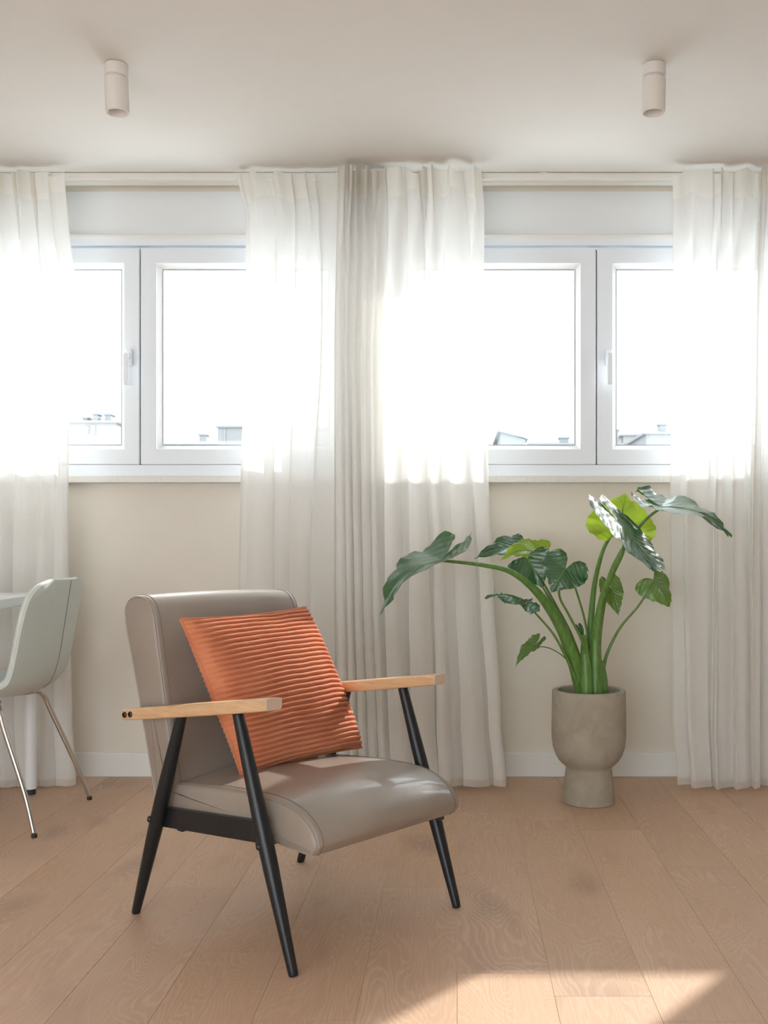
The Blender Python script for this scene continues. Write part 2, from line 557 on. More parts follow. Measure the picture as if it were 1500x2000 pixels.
def window(name, x0, x1, n, handle_on):
    w = bpy.data.objects.new(name, None); COL.objects.link(w); tag(w, kind='structure')
    w.location = ((x0 + x1) / 2, WALL, ZO0)
    off = Vector(w.location)
    def rel(v): return [Vector(q) - off for q in v]
    v, f = ring(x0, x1, ZO0, ZO1, 0.046, WALL - 0.0245, WALL + 0.06)
    obj('window_frame', rel(v), f, M['pvc'], w, bevel=0.0015)
    v, f = boxv(x0, x1, WALL - 0.027, WALL - 0.004, ZO1 - 0.018, ZO1 + 0.001)
    obj('lit_bevel_strip', rel(v), f, M['white_paint'], w, bevel=0.004)  # white strip added for the light caught on the frame's front bevel
    z0, z1 = Zp(908), Zp(485)
    a, b = x0 + 0.036, x1 - 0.036
    mids = [a, b] if n == 1 else [a, (a + b) / 2, b]
    for i in range(n):
        g = 0.0022 if n == 2 else 0
        sa = mids[i] + (g if i else 0); sbx = mids[i + 1] - (g if i == 0 else 0)
        v, f = ring(sa, sbx, z0, z1, 0.066, WALL - 0.027, WALL + 0.045)
        s = obj('window_sash', rel(v), f, M['pvc'], w, bevel=0.005, segs=3)
        # sloped glazing bead
        o, q = 0.062, 0.0835
        V = []
        for d, y in ((o, WALL - 0.024), (q, WALL + 0.006), (q, WALL + 0.02), (o, WALL + 0.02)):
            V += [(sa + d, y, z0 + d), (sbx - d, y, z0 + d), (sbx - d, y, z1 - d), (sa + d, y, z1 - d)]
        F = []
        for r_ in range(4):
            r2 = (r_ + 1) % 4
            for k in range(4):
                j = (k + 1) % 4
                F.append((r_ * 4 + k, r_ * 4 + j, r2 * 4 + j, r2 * 4 + k))
        obj('glazing_bead', rel(V), F, M['white_paint'], s)
        v, f = ring(sa + q - 0.001, sbx - q + 0.001, z0 + q - 0.001, z1 - q + 0.001, 0.0035, WALL + 0.004, WALL + 0.012)
        obj('gasket', rel(v), f, M['gasket'], s)
        v, f = boxv(sa + 0.07, sbx - 0.07, WALL + 0.012, WALL + 0.016, z0 + 0.07, z1 - 0.07)
        obj('window_pane', rel(v), f, M['glass'], s)
        if handle_on == i:
            hx = (sbx - 0.030) if i == 0 else (sa + 0.046)
            if i == 0: hx = sbx - 0.040
            hz = Zp(700)
            yf = WALL - 0.030
            v, f = boxv(hx - 0.014, hx + 0.014, yf - 0.012, yf + 0.002, hz - 0.035, hz + 0.035)
            h = obj('window_handle', rel(v), f, M['pvc'], s, bevel=0.006, segs=3)
            v, f = join([tube([(hx, yf - 0.008, hz), (hx, yf - 0.04, hz)], 0.009, 16)])
            obj('handle_neck', rel(v), f, M['pvc'], h, smooth=False)
            v, f = boxv(hx - 0.0115, hx + 0.0115, yf - 0.052, yf - 0.036, hz - 0.118, hz + 0.012)
            obj('handle_grip', rel(v), f, M['pvc'], h, bevel=0.006, segs=3)
    if n == 2:
        m = (a + b) / 2
        v, f = boxv(m - 0.02, m + 0.02, WALL + 0.0, WALL + 0.03, z0, z1)
        obj('centre_seal', rel(v), f, M['gasket'], w)
    return w
window('window_1', W1C - HALF, W1C + HALF, 2, 0)
window('window_2', W2C - HALF, W2C + HALF, 2, 1)
window('window_3', W3A, W3B, 1, None)

# ------------------------------------------------------------------ curtain track on the ceiling
TY = 4.118
tr = thing('curtain_track', 'long cream double curtain rail fixed to the ceiling above the windows', 'curtain rail', (0, TY, CEIL))
def trk(y0, y1, z0, z1): return boxv(-3.3, 3.4, y0, y1, z0, z1)
v, f = join([trk(0.0, 0.004, -0.012, 0), trk(0.0, 0.028, -0.004, 0), trk(0.004, 0.024, -0.012, -0.009)])
v, f = join([trk(-0.001, 0.030, -0.026, -0.001)])
obj('rail', v, f, M['track'], tr, bevel=0.003)
v, f = trk(0.034, 0.078, -0.027, -0.001)
obj('rail', v, f, M['track'], tr, bevel=0.003)
v, f = trk(0.030, 0.034, -0.020, -0.001)
obj('rail_gap', v, f, M['gasket'], tr)
for px in (1062,):
    x = (px - 893) / FPX * TY
    v, f = boxv(x - 0.014, x + 0.014, -0.006, 0.0, -0.008, -0.001)
    obj('bracket_clip', v, f, M['track'], tr, bevel=0.001)

# ------------------------------------------------------------------ curtains
def curtain(label, left, right, n, Y0=4.085, amp=0.032, seed=0, over=0.55, lobes=2, top_amp=0.02, uneven=0.5, flare=0.02, weights=None):
    """left/right: lists of (height, x) of the two side edges, top to bottom"""
    rng = random.Random(seed)
    def edge(tab, z):
        for (za, xa), (zb, xb) in zip(tab, tab[1:]):
            if zb <= z <= za:
                k = (za - z) / (za - zb); k = k * k * (3 - 2 * k)
                return xa + (xb - xa) * k
        return tab[-1][1] if z < tab[-1][0] else tab[0][1]
    ph = [rng.uniform(0, 2 * PI) for _ in range(8)]
    # uneven pleats: cumulative widths
    ws = [1 + uneven * rng.uniform(-1, 1) for _ in range(n)]
    if weights: ws = list(weights); n = len(ws)
    tot = sum(ws); cum = [0]
    for w_ in ws: cum.append(cum[-1] + w_ / tot)
    As = [rng.uniform(0.55, 1.25) for _ in range(n + 1)]
    cx = (edge(left, 1.2) + edge(right, 1.2)) / 2
    root = thing('curtain', label, 'curtain', (cx, Y0, 0), group=None)
    NU = n * 40
    ZT = CEIL - 0.015
    ZH = ZT - 0.100
    ZB = 0.012
    def pos(t, z):
        # pleat index and local phase
        for k in range(n):
            if t <= cum[k + 1] or k == n - 1:
                u = (t - cum[k]) / (cum[k + 1] - cum[k]); break
        p = 2 * PI * u
        A = As[k] * (1 - u) + As[k + 1] * u
        d = (ZT - z)
        grow = min(1, d / 0.35)
        drift = 0.35 * math.sin(1.7 * z + ph[0] + t * 5) * grow
        a = amp * A * (0.75 + 0.5 * (1 - z / ZT))
        xl, xr = edge(left, z), edge(right, z)
        W = xr - xl
        env = min(1, t / 0.04, (1 - t) / 0.04)
        x = xl + W * t + (W * (cum[k + 1] - cum[k])) * over * 0.30 * math.sin(p + ph[5] * 0.3 + drift) * env * (0.35 + 0.65 * grow)
        x += 0.006 * math.sin(2.3 * z + ph[1] + 9 * t) * env
        y = Y0 + a * math.sin(p + drift) + 0.22 * a * math.sin(2 * p + ph[2] + 0.9 * z) + 0.12 * a * math.sin(3 * p + ph[7])
        if z > ZH - 0.25:      # scrunched heading
            q = min(1, (z - (ZH - 0.25)) / 0.25)
            dens = min(1.0, 0.25 + 0.045 / max(W * (cum[k + 1] - cum[k]), 0.02))
            hp = 2 * PI * (1.5 * (k + u) + 0.35 * math.sin(2.1 * (k + u) + ph[6])) + ph[3]
            y -= q * top_amp * (0.3 + 1.1 * dens) * (0.5 + 0.5 * math.sin(hp))
            x += q * (0.004 + 0.009 * dens) * math.cos(hp + 0.5) * env
            y -= q * 0.004
        y -= flare * (1 - z / ZT) ** 2
        return x - cx, y - Y0, z
    def topz(t):
        s = math.sin(2 * PI * lobes * t + ph[4]) * 0.5 + math.sin(2 * PI * (lobes * 2.3) * t + ph[5]) * 0.5
        return ZT - 0.030 * max(0, s) ** 1.3 - 0.003
    def hemz(t):
        return ZB + 0.006 * math.sin(5 * t + ph[6])
    def sheet(name, z_of, nz, mat, off=0.0):
        V, F = [], []
        for j in range(nz + 1):
            for i in range(NU + 1):
                t = i / NU
                z = z_of(t, j / nz)
                x, y, zz = pos(t, z)
                V.append((x, y + off, zz))
        for j in range(nz):
            for i in range(NU):
                a = j * (NU + 1) + i
                F.append((a, a + 1, a + NU + 2, a + NU + 1))
        me = bpy.data.meshes.new(name)
        me.from_pydata(V, [], F)
        for p in me.polygons: p.use_smooth = True
        me.materials.append(mat)
        o = bpy.data.objects.new(name, me)
        COL.objects.link(o); o.parent = root
        return o
    def header_low(t):
        return ZH + 0.016 * math.sin(2 * PI * lobes * 1.3 * t + ph[7]) - 0.004
    sheet('curtain_heading', lambda t, s: topz(t) + (header_low(t) - topz(t)) * s, 6, M['header'])
    sheet('curtain_panel', lambda t, s: header_low(t) + (hemz(t) + 0.028 - header_low(t)) * s, 70, M['sheer'])
    for s_a, s_b in ((0.0, 0.006), (0.994, 1.0)):
        V, F = [], []
        for j in range(81):
            for t in (s_a, (s_a + s_b) / 2, s_b):
                z = (header_low(t)) + (hemz(t) + 0.028 - header_low(t)) * j / 80
                x, y, zz = pos(t, z)
                V.append((x, y - 0.0012, zz))
        for j in range(80):
            for i in range(2):
                a = j * 3 + i
                F.append((a, a + 1, a + 4, a + 3))
        obj('side_hem', V, F, M['hem'], root, smooth=True)
    sheet('curtain_hem', lambda t, s: hemz(t) + 0.028 * (1 - s), 2, M['hem'])
    return root

def CX(px, Y=4.07): return (px - 893) / FPX * Y
def CZ(py, Y=4.07): return H - (py - 1070) / FPX * Y
def ed(*pts): return [(CZ(py), CX(px)) for px, py in pts]
curtain('cream sheer curtain panel at the left edge, hanging behind the white table',
        ed((-230, 330), (-230, 1530)), ed((130, 330), (136, 430), (146, 560), (134, 900), (135, 1150), (142, 1400), (150, 1520)),
        6, seed=11, Y0=4.075, amp=0.022, lobes=3, weights=[1, 1.1, 0.8, 1.0, 0.7, 0.9, 0.5, 0.8], over=0.8, top_amp=0.024)
curtain('cream sheer curtain panel falling to the floor behind the taupe armchair',
        ed((462, 330), (478, 420), (480, 700), (469, 900), (465, 1150), (462, 1530)), ed((760, 330), (768, 700), (762, 1150), (775, 1530)),
        6, seed=5, Y0=4.088, amp=0.017, lobes=3, weights=[1.3, 0.9, 1.0, 1.5, 1.1, 0.45, 0.4, 0.4], over=0.85, top_amp=0.020, flare=0.012)
curtain('cream sheer curtain panel just left of the potted plant, behind its longest leaf',
        ed((662, 330), (655, 700), (655, 1150), (660, 1530)), ed((940, 330), (946, 430), (942, 700), (953, 900), (965, 1150), (978, 1400), (988, 1520)),
        7, seed=23, Y0=4.032, amp=0.019, lobes=3, weights=[0.4, 0.35, 0.4, 0.45, 0.4, 0.9, 1.1, 0.7, 1.3, 0.9], flare=0.012, over=0.9, top_amp=0.026)
curtain('cream sheer curtain panel right of the concrete planter, lifted by the topmost leaf',
        ed((1310, 330), (1312, 600), (1306, 1000), (1310, 1400), (1318, 1530)), ed((1492, 330), (1486, 700), (1480, 1150), (1476, 1530)),
        3, seed=31, Y0=4.055, amp=0.026, lobes=2, weights=[1.4, 0.5, 0.9, 0.6], flare=0.035, over=0.8, top_amp=0.026)
curtain('cream sheer curtain panel cut off by the right edge of the photo',
        ed((1486, 330), (1480, 700), (1474, 1150), (1468, 1530)), ed((1640, 330), (1640, 1530)),
        3, seed=41, Y0=4.09, amp=0.018, lobes=2, uneven=0.5, top_amp=0.020)

# ------------------------------------------------------------------ ceiling spots
def spot(px, label, tilt):
    Y = 3.2
    x = (px - 893) / FPX * Y
    t = thing('ceiling_spotlight', label, 'ceiling light', (x, Y, CEIL), group='cylindrical ceiling spotlights')
    r = 0.0362
    v, f = lathe([(r - 0.002, -0.001), (r, -0.003), (r, -0.037), (r - 0.002, -0.039), (0.012, -0.039)], 64)
    obj('ceiling_mount', v, f, M['lamp'], t, smooth=False, bevel=0)
    v, f = lathe([(r - 0.006, -0.038), (r - 0.006, -0.046)], 48)
    obj('joint', v, f, M['lamp'], t, smooth=False)
    body = bpy.data.objects.new('lamp_tube', None)
    prof = [(r - 0.003, -0.044), (r, -0.047), (r, -0.150), (r - 0.001, -0.1515), (r - 0.0035, -0.152), (r - 0.006, -0.148), (r - 0.010, -0.128), (0.016, -0.112), (0.0001, -0.110)]
    v, f = lathe(prof[:-1], 64)
    rot = Matrix.Translation((0, 0, -0.04)) @ Matrix.Rotation(tilt, 4, 'Y') @ Matrix.Translation((0, 0, 0.04))
    v = [rot @ Vector(q) for q in v]
    b = obj('lamp_tube', v, f[:-1] if False else f, M['lamp'], t)
    v, f = lathe([(0.0155, -0.1145), (0.012, -0.118), (0.006, -0.119)], 32)
    v = [rot @ Vector(q) for q in v]
    obj('lens', v, f, M['lamp_in'], b)
    for o in t.children:
        for p in o.data.polygons: p.use_smooth = len(p.vertices) == 4
        o.modifiers.new('es', 'EDGE_SPLIT').split_angle = R(35)
    b.modifiers.new('es', 'EDGE_SPLIT').split_angle = R(35)
spot(227, 'white cylindrical ceiling spotlight above the left window', R(-2.2))
spot(1277.5, 'white cylindrical ceiling spotlight above the right window, over the potted plant', R(1.0))

# ------------------------------------------------------------------ table at the left edge
tb = thing('table', 'white rectangular table with a round white leg, cut off by the left edge', 'table', (-2.3, 3.75, 0))
TZ = 0.776
v, f = boxv(-0.7, 0.72, -0.52, 0.24, TZ - 0.030, TZ)
# right side edge runs slightly towards the middle of the room
pts = [(-0.75, -0.60), (0.785, -0.60), (0.705, 0.235), (-0.75, 0.235)]
V = [(x, y, TZ - 0.034) for x, y in pts] + [(x, y, TZ) for x, y in pts]
F = [(3, 2, 1, 0), (4, 5, 6, 7), (0, 1, 5, 4), (1, 2, 6, 5), (2, 3, 7, 6), (3, 0, 4, 7)]
obj('tabletop', V, F, M['table_white'], tb, bevel=0.003)
for lx, ly in ((0.655, 0.200), (0.66, -0.50), (-0.66, 0.205), (-0.66, -0.50)):
    v, f = lathe([(0.0225, 0.022), (0.0225, TZ - 0.036)], 40, (lx, ly, 0))
    leg = obj('leg', v, f, M['table_white'], tb, smooth=False)
    for p in leg.data.polygons: p.use_smooth = len(p.vertices) == 4
    leg.modifiers.new('es', 'EDGE_SPLIT').split_angle = R(35)
    v, f = lathe([(0.018, 0.0), (0.019, 0.003), (0.019, 0.0225)], 32, (lx, ly, 0))
    obj('foot_cap', v, f, M['black_plastic'], leg)

# ------------------------------------------------------------------ dining chair
dc = thing('dining_chair', 'pale mint upholstered dining chair with chrome legs, drawn up to the white table', 'chair', (-1.70, 3.61, 0))
def dining_chair(root):
    # local x: towards the back of the chair (+) ; y across ; profile from seat front to top of back
    prof = [(-0.205, 0.430), (-0.185, 0.452), (-0.12, 0.460), (-0.02, 0.452), (0.08, 0.444), (0.155, 0.446), (0.212, 0.458), (0.250, 0.488), (0.270, 0.54), (0.283, 0.60), (0.294, 0.67), (0.304, 0.735), (0.311, 0.780), (0.316, 0.812), (0.319, 0.832), (0.320, 0.840)]
    wid = [0.195, 0.215, 0.228, 0.233, 0.236, 0.238, 0.240, 0.242, 0.243, 0.243, 0.242, 0.238, 0.226, 0.198, 0.150, 0.105]
    wrap = [0.004, 0.01, 0.02, 0.028, 0.034, 0.038, 0.040, 0.040, 0.040, 0.040, 0.038, 0.034, 0.030, 0.022, 0.012, 0.006]
    n = 60
    data = catmull([p + (w, q) for p, w, q in zip(prof, wid, wrap)], n)
    NW = 24
    V, F = [], []
    rows = []
    for i, (x, z, w, q) in enumerate(data):
        if i == 0: tx, tz = data[1][0] - x, data[1][1] - z
        elif i == n - 1: tx, tz = x - data[i - 1][0], z - data[i - 1][1]
        else: tx, tz = data[i + 1][0] - data[i - 1][0], data[i + 1][1] - data[i - 1][1]
        l = math.hypot(tx, tz); tx, tz = tx / l, tz / l
        nx, nz = -tz, tx          # towards the sitter
        for j in range(NW + 1):
            s = -1 + 2 * j / NW
            ss = math.sin(s * PI / 2)
            k = q * (abs(ss) ** 2.4)
            V.append((x + nx * k, w * ss, z + nz * k))
    for i in range(n - 1):
        for j in range(NW):
            a = i * (NW + 1) + j
            F.append((a, a + 1, a + NW + 2, a + NW + 1))
    sh = obj('seat_shell', V, F, M['fabric'], root, smooth=True)
    so = sh.modifiers.new('thick', 'SOLIDIFY'); so.thickness = 0.024; so.offset = 0.0
    bv = sh.modifiers.new('bevel', 'BEVEL'); bv.width = 0.008; bv.segments = 3; bv.limit_method = 'ANGLE'; bv.angle_limit = R(50)
    W = NW + 1
    border = [V[i * W] for i in range(0, n)] + [V[(n - 1) * W + j] for j in range(1, W)] + [V[i * W + NW] for i in range(n - 2, -1, -1)]
    # welt along the rim, set on the rear edge of the shell
    bt = []
    for k, p in enumerate(border): bt.append(Vector(p))
    v, f = tube(bt, 0.0042, 8)
    obj('piping', v, f, M['fabric_light'], sh, smooth=True)
    # centre seam down the outside of the back
    mid = []
    for i in range(25, n - 2):
        x, z, w, q = data[i]
        px_, pz_ = data[i - 1][0], data[i - 1][1]
        tx, tz = x - px_, z - pz_
        l = math.hypot(tx, tz)
        mid.append((x + tz / l * 0.0122, 0.02, z - tx / l * 0.0122))
    v, f = tube(mid, 0.0016, 6)
    obj('back_seam', v, f, M['fabric_dark'], sh, smooth=True)
    # chrome legs: bent tube under the seat and down to each foot
    for sx, topx, footx in ((1, 0.130, 0.313), (-1, -0.10, -0.21)):
        for sy in (-1, 1):
            pts = [(topx - sx * 0.10, sy * 0.05, 0.420), (topx, sy * 0.115, 0.424), (topx + sx * 0.022, sy * 0.165, 0.421), (topx + sx * 0.042, sy * 0.185, 0.398),
                   (topx + sx * 0.06, sy * 0.196, 0.345), (footx - sx * 0.042, sy * 0.228, 0.14), (footx, sy * 0.252, 0.008)]
            if sx > 0: pts = [(p[0], p[1], p[2]) for p in pts]
            v, f = tube(pts, [0.0095, 0.0095, 0.0095, 0.0095, 0.0095, 0.0085, 0.0072], 16, 50)
            lg = obj('leg', v, f, M['chrome'], root, smooth=True)
            v, f = lathe([(0.0085, 0.0), (0.0098, 0.003), (0.0092, 0.012)], 20, (footx, sy * 0.252, 0))
            obj('foot_glide', v, f, M['dark_metal'], lg)
    v, f = boxv(-0.12, 0.06, -0.05, 0.05, 0.420, 0.430)
    obj('mounting_plate', v, f, M['dark_metal'], root, bevel=0.002)
dining_chair(dc)

# ------------------------------------------------------------------ armchair
AO = (-0.4187, 2.6852, 0); AYAW = -0.6934
ac = thing('armchair', 'taupe leather armchair with black tapered legs and light wood arms', 'armchair', AO, AYAW)

def leg_u(front, z):
    return (0.3084 - 0.1974 * z / 0.5694) if front else (-0.3084 + 0.2020 * z / 0.5392)

def chair_leg(front, sv):
    zt = 0.572 if front else 0.545
    zs = [0.0, 0.006, 0.03, 0.12, 0.22, 0.30, 0.38, zt]
    rs = [0.0095, 0.0112, 0.0122, 0.0150, 0.0180, 0.0187, 0.0176, 0.0132]
    pts = [(leg_u(front, z), sv * (0.2829 + 0.0008 * z), z) for z in zs]
    v, f = tube(pts, rs, 20, 60)
    v = [Vector((q[0], q[1], max(q[2], 0.0))) for q in v]
    lg = obj('leg', v, f, M['ebony'], ac, smooth=True)
    zb = 0.262 if not front else 0.272
    u = leg_u(front, zb)
    # domed bolt head on the outside of the leg
    sgn = 1 if front else -1
    c = Vector((u - 0.010 if not front else u - 0.006, sv * 0.297, zb))
    V, F = [], []
    nn = 16
    dirv = Vector((-0.55, sv * 0.83, 0)) if True else None
    dirv.normalize()
    s1 = dirv.cross(Vector((0, 0, 1))).normalized(); s2 = dirv.cross(s1)
    prof = [(0.0085, -0.004), (0.0085, 0.003), (0.0070, 0.0065), (0.0035, 0.0085)]
    for r_, d in prof:
        for k in range(nn):
            a = 2 * PI * k / nn
            V.append(c + dirv * d + (s1 * math.cos(a) + s2 * math.sin(a)) * r_)
    for i in range(len(prof) - 1):
        for k in range(nn):
            k2 = (k + 1) % nn
            F.append((i * nn + k, i * nn + k2, (i + 1) * nn + k2, (i + 1) * nn + k))
    F.append(tuple((len(prof) - 1) * nn + k for k in range(nn)))
    F.append(tuple(range(nn))[::-1])
    obj('bolt', V, F, M['dark_metal'], lg, smooth=True)
for fr in (True, False):
    for sv in (-1, 1): chair_leg(fr, sv)

def arm(sv):
    # stations along u: (u, half width, centre v offset, half thickness)
    st = [(-0.341, 0.014, 0.287, 0.0130), (-0.336, 0.0155, 0.287, 0.0145), (-0.28, 0.017, 0.287, 0.0155), (-0.15, 0.020, 0.288, 0.0158), (-0.06, 0.0255, 0.2885, 0.0158), (0.02, 0.0275, 0.2885, 0.0158),
          (0.12, 0.0275, 0.288, 0.0155), (0.20, 0.0255, 0.287, 0.0150), (0.2445, 0.0240, 0.2865, 0.0142)]
    st = catmull(st, 40)
    st[0] = (-0.341, 0.014, 0.287, 0.0125)
    V, F = [], []
    nn = 20
    for (u, hw, vc, ht) in st:
        zc = 0.5975 - (0.246 - u) * 0.142
        for k in range(nn):
            a = 2 * PI * k / nn
            # superellipse: flat faces with soft edges
            ca, sa = math.cos(a), math.sin(a)
            e = 0.32
            x = math.copysign(abs(ca) ** e, ca) * hw
            z = math.copysign(abs(sa) ** e, sa) * ht
            V.append((u, sv * vc + x, zc + z))
    m = len(st)
    for i in range(m - 1):
        for k in range(nn):
            k2 = (k + 1) % nn
            F.append((i * nn + k, i * nn + k2, (i + 1) * nn + k2, (i + 1) * nn + k))
    F.append(tuple(range(nn))[::-1])
    F.append(tuple((m - 1) * nn + k for k in range(nn)))
    a_ = obj('armrest', V, F, M['armwood'], ac, smooth=True)
    for p in a_.data.polygons:
        if len(p.vertices) > 4: p.use_smooth = False
    a_.modifiers.new('es', 'EDGE_SPLIT').split_angle = R(50)
    # end grain cap
    u, hw, vc, ht = st[-1]
    zc = 0.5975 - (0.246 - u) * 0.142
    V = []
    for uu, k_ in ((u + 0.0002, 0.985), (u + 0.0022, 0.93)):
        for k in range(nn):
            a = 2 * PI * k / nn
            ca, sa = math.cos(a), math.sin(a)
            V.append((uu, sv * vc + math.copysign(abs(ca) ** .32, ca) * hw * k_, zc + math.copysign(abs(sa) ** .32, sa) * ht * k_))
    F = [(k, (k + 1) % nn, nn + (k + 1) % nn, nn + k) for k in range(nn)] + [tuple(range(nn))[::-1], tuple(nn + k for k in range(nn))]
    obj('arm_end', V, F, M['endgrain'], a_)
    # two black bolts through the rear end
    for u in (-0.326, -0.300):
        zc = 0.5975 - (0.246 - u) * 0.142
        hw = 0.0155
        v0 = sv * (0.287 + hw)
        pr = [(0.0078, -0.003), (0.0078, 0.0035), (0.0062, 0.0055), (0.0032, 0.0055), (0.0030, 0.0025)]
        V, F = [], []
        for r_, d in pr:
            for k in range(16):
                a = 2 * PI * k / 16
                V.append((u + r_ * math.cos(a), v0 + sv * d, zc + r_ * math.sin(a)))
        for i in range(len(pr) - 1):
            for k in range(16):
                k2 = (k + 1) % 16
                F.append((i * 16 + k, i * 16 + k2, (i + 1) * 16 + k2, (i + 1) * 16 + k))
        F.append(tuple((len(pr) - 1) * 16 + k for k in range(16)))
        F.append(tuple(range(16))[::-1])
        obj('bolt', V, F, M['dark_metal'], a_)
for sv in (-1, 1): arm(sv)

# side rails and cross rails of the black frame
for sv in (-1, 1):
    v0, v1 = (0.2525, 0.272)
    def rv(v): return sv * v
    P = [(-0.243, 0.236), (-0.232, 0.287), (0.175, 0.318), (0.190, 0.268)]
    V = [(u, rv(v0), z) for u, z in P] + [(u, rv(v1), z) for u, z in P]
    F = [(0, 1, 2, 3), (7, 6, 5, 4), (0, 4, 5, 1), (1, 5, 6, 2), (2, 6, 7, 3), (3, 7, 4, 0)]
    obj('side_rail', V, F, M['ebony'], ac, bevel=0.003)
for u, z in ((-0.16, 0.250), (0.15, 0.268)):
    box_v, box_f = boxv(u - 0.012, u + 0.012, -0.253, 0.253, z - 0.018, z + 0.012)
    obj('cross_rail', box_v, box_f, M['ebony'], ac, bevel=0.002)

def cushion(name, prof_top, prof_bot, hv, crown, edge_r, mat, parent, axis_len_n=48, side_puff=0.006):
    """upholstered slab. closed side profile in (u, z) swept across v, with rounded ends and a welt."""
    P = prof_top + prof_bot
    nP = 96
    closed = P + [P[0]]
    pts = catmull(closed, nP + 1)[:-1]
    cu = sum(p[0] for p in pts) / nP; cz = sum(p[1] for p in pts) / nP
    V, F = [], []
    stations = []
    K = 7
    for k in range(K + 1):                      # rounded shoulder
        a = k / K * PI / 2
        stations.append((-(hv - edge_r) - edge_r * math.cos(a), edge_r * (1 - math.sin(a))))
    M_ = 26
    for k in range(1, M_): stations.append((-(hv - edge_r) + 2 * (hv - edge_r) * k / M_, 0.0))
    for k in range(K, -1, -1):
        a = k / K * PI / 2
        stations.append(((hv - edge_r) + edge_r * math.cos(a), edge_r * (1 - math.sin(a))))
    normals = []
    for i in range(nP):
        a, b = pts[i - 1], pts[(i + 1) % nP]
        dx, dz = b[0] - a[0], b[1] - a[1]
        l = math.hypot(dx, dz) + 1e-9
        nx, nz = dz / l, -dx / l
        if nx * (pts[i][0] - cu) + nz * (pts[i][1] - cz) < 0: nx, nz = -nx, -nz
        normals.append((nx, nz))
    for (v, inset) in stations:
        c = crown * (1 - (v / hv) ** 2)
        for i, (u, z) in enumerate(pts):
            nx, nz = normals[i]
            bul = c if i < nP else 0
            w = max(0.0, nz * 0.9 + nx * 0.5)
            V.append((u + nx * (bul * w - inset), v, z + nz * (bul * w - inset)))
    m = len(stations)
    for i in range(m - 1):
        for k in range(nP):
            k2 = (k + 1) % nP
            F.append((i * nP + k, i * nP + k2, (i + 1) * nP + k2, (i + 1) * nP + k))
    # side caps with a little puff
    for s, base in ((-1, 0), (1, (m - 1) * nP)):
        prev = [base + k for k in range(nP)]
        for q in (0.75, 0.45, 0.18):
            cur = []
            for k in range(nP):
                b = V[base + k]
                cur.append(len(V))
                V.append((cu + (b[0] - cu) * q, s * (hv + side_puff * (1 - q * q)), cz + (b[2] - cz) * q))
            for k in range(nP):
                k2 = (k + 1) % nP
                F.append((prev[k], prev[k2], cur[k2], cur[k]))
            prev = cur
        cidx = len(V); V.append((cu, s * (hv + side_puff), cz))
        for k in range(nP): F.append((prev[k], prev[(k + 1) % nP], cidx))
    o = obj(name, V, F, mat, parent, smooth=True)
    # twin stitched seams near each side edge of the cushion
    for s in (-1, 1):
        for dv in (0.001,):
            loop = []
            for i, (u, z) in enumerate(pts):
                nx, nz = normals[i]
                e = edge_r * 0.32
                loop.append(Vector((u - nx * e * 0.9, s * (hv - e * 0.75), z - nz * e * 0.9)))
            loop.append(loop[0])
            v_, f_ = tube(loop, 0.0022, 8, caps=False)
            obj('piping', v_, f_, mat, o, smooth=True)
            lp2 = []
            for i, (u, z) in enumerate(pts):
                nx, nz = normals[i]
                lp2.append(Vector((u + nx * 0.0004, s * (hv - edge_r - 0.006), z + nz * 0.0004)))
                c = crown * (1 - ((hv - edge_r - 0.006) / hv) ** 2) * max(0, nz * .9 + nx * .5)
                lp2[-1] += Vector((nx * c, 0, nz * c))
            lp2.append(lp2[0])
            v_, f_ = tube(lp2, 0.0008, 6, caps=False)
            obj('stitch_line', v_, f_, M['leather_dark'], o, smooth=True)
    return o

# seat: flat bottom, thick rounded waterfall front
cushion('seat_cushion',
        [(-0.205, 0.330), (-0.190, 0.346), (-0.14, 0.353), (-0.06, 0.360), (0.03, 0.366), (0.12, 0.3695), (0.20, 0.3690), (0.262, 0.359), (0.305, 0.340), (0.334, 0.314), (0.345, 0.287), (0.336, 0.267)],
        [(0.318, 0.259), (0.24, 0.264), (0.13, 0.272), (0.0, 0.272), (-0.12, 0.268), (-0.19, 0.270), (-0.205, 0.285)],
        0.250, 0.022, 0.014, M['leather'], ac)
# back: slab leaning backwards with a rolled top
cushion('backrest',
        [(-0.180, 0.255), (-0.184, 0.33), (-0.200, 0.42), (-0.220, 0.51), (-0.242, 0.61), (-0.262, 0.70), (-0.276, 0.765), (-0.290, 0.797), (-0.312, 0.816), (-0.345, 0.8235), (-0.378, 0.820), (-0.403, 0.806), (-0.416, 0.780)],
        [(-0.410, 0.735), (-0.380, 0.645), (-0.350, 0.55), (-0.320, 0.45), (-0.288, 0.34), (-0.262, 0.262), (-0.245, 0.250), (-0.200, 0.248)],
        0.250, 0.006, 0.013, M['leather'], ac, side_puff=0.003)
v, f = boxv(0.296, 0.322, 0.20, 0.216, 0.248, 0.262)
obj('glide_tab', v, f, M['black_plastic'], ac, bevel=0.002)

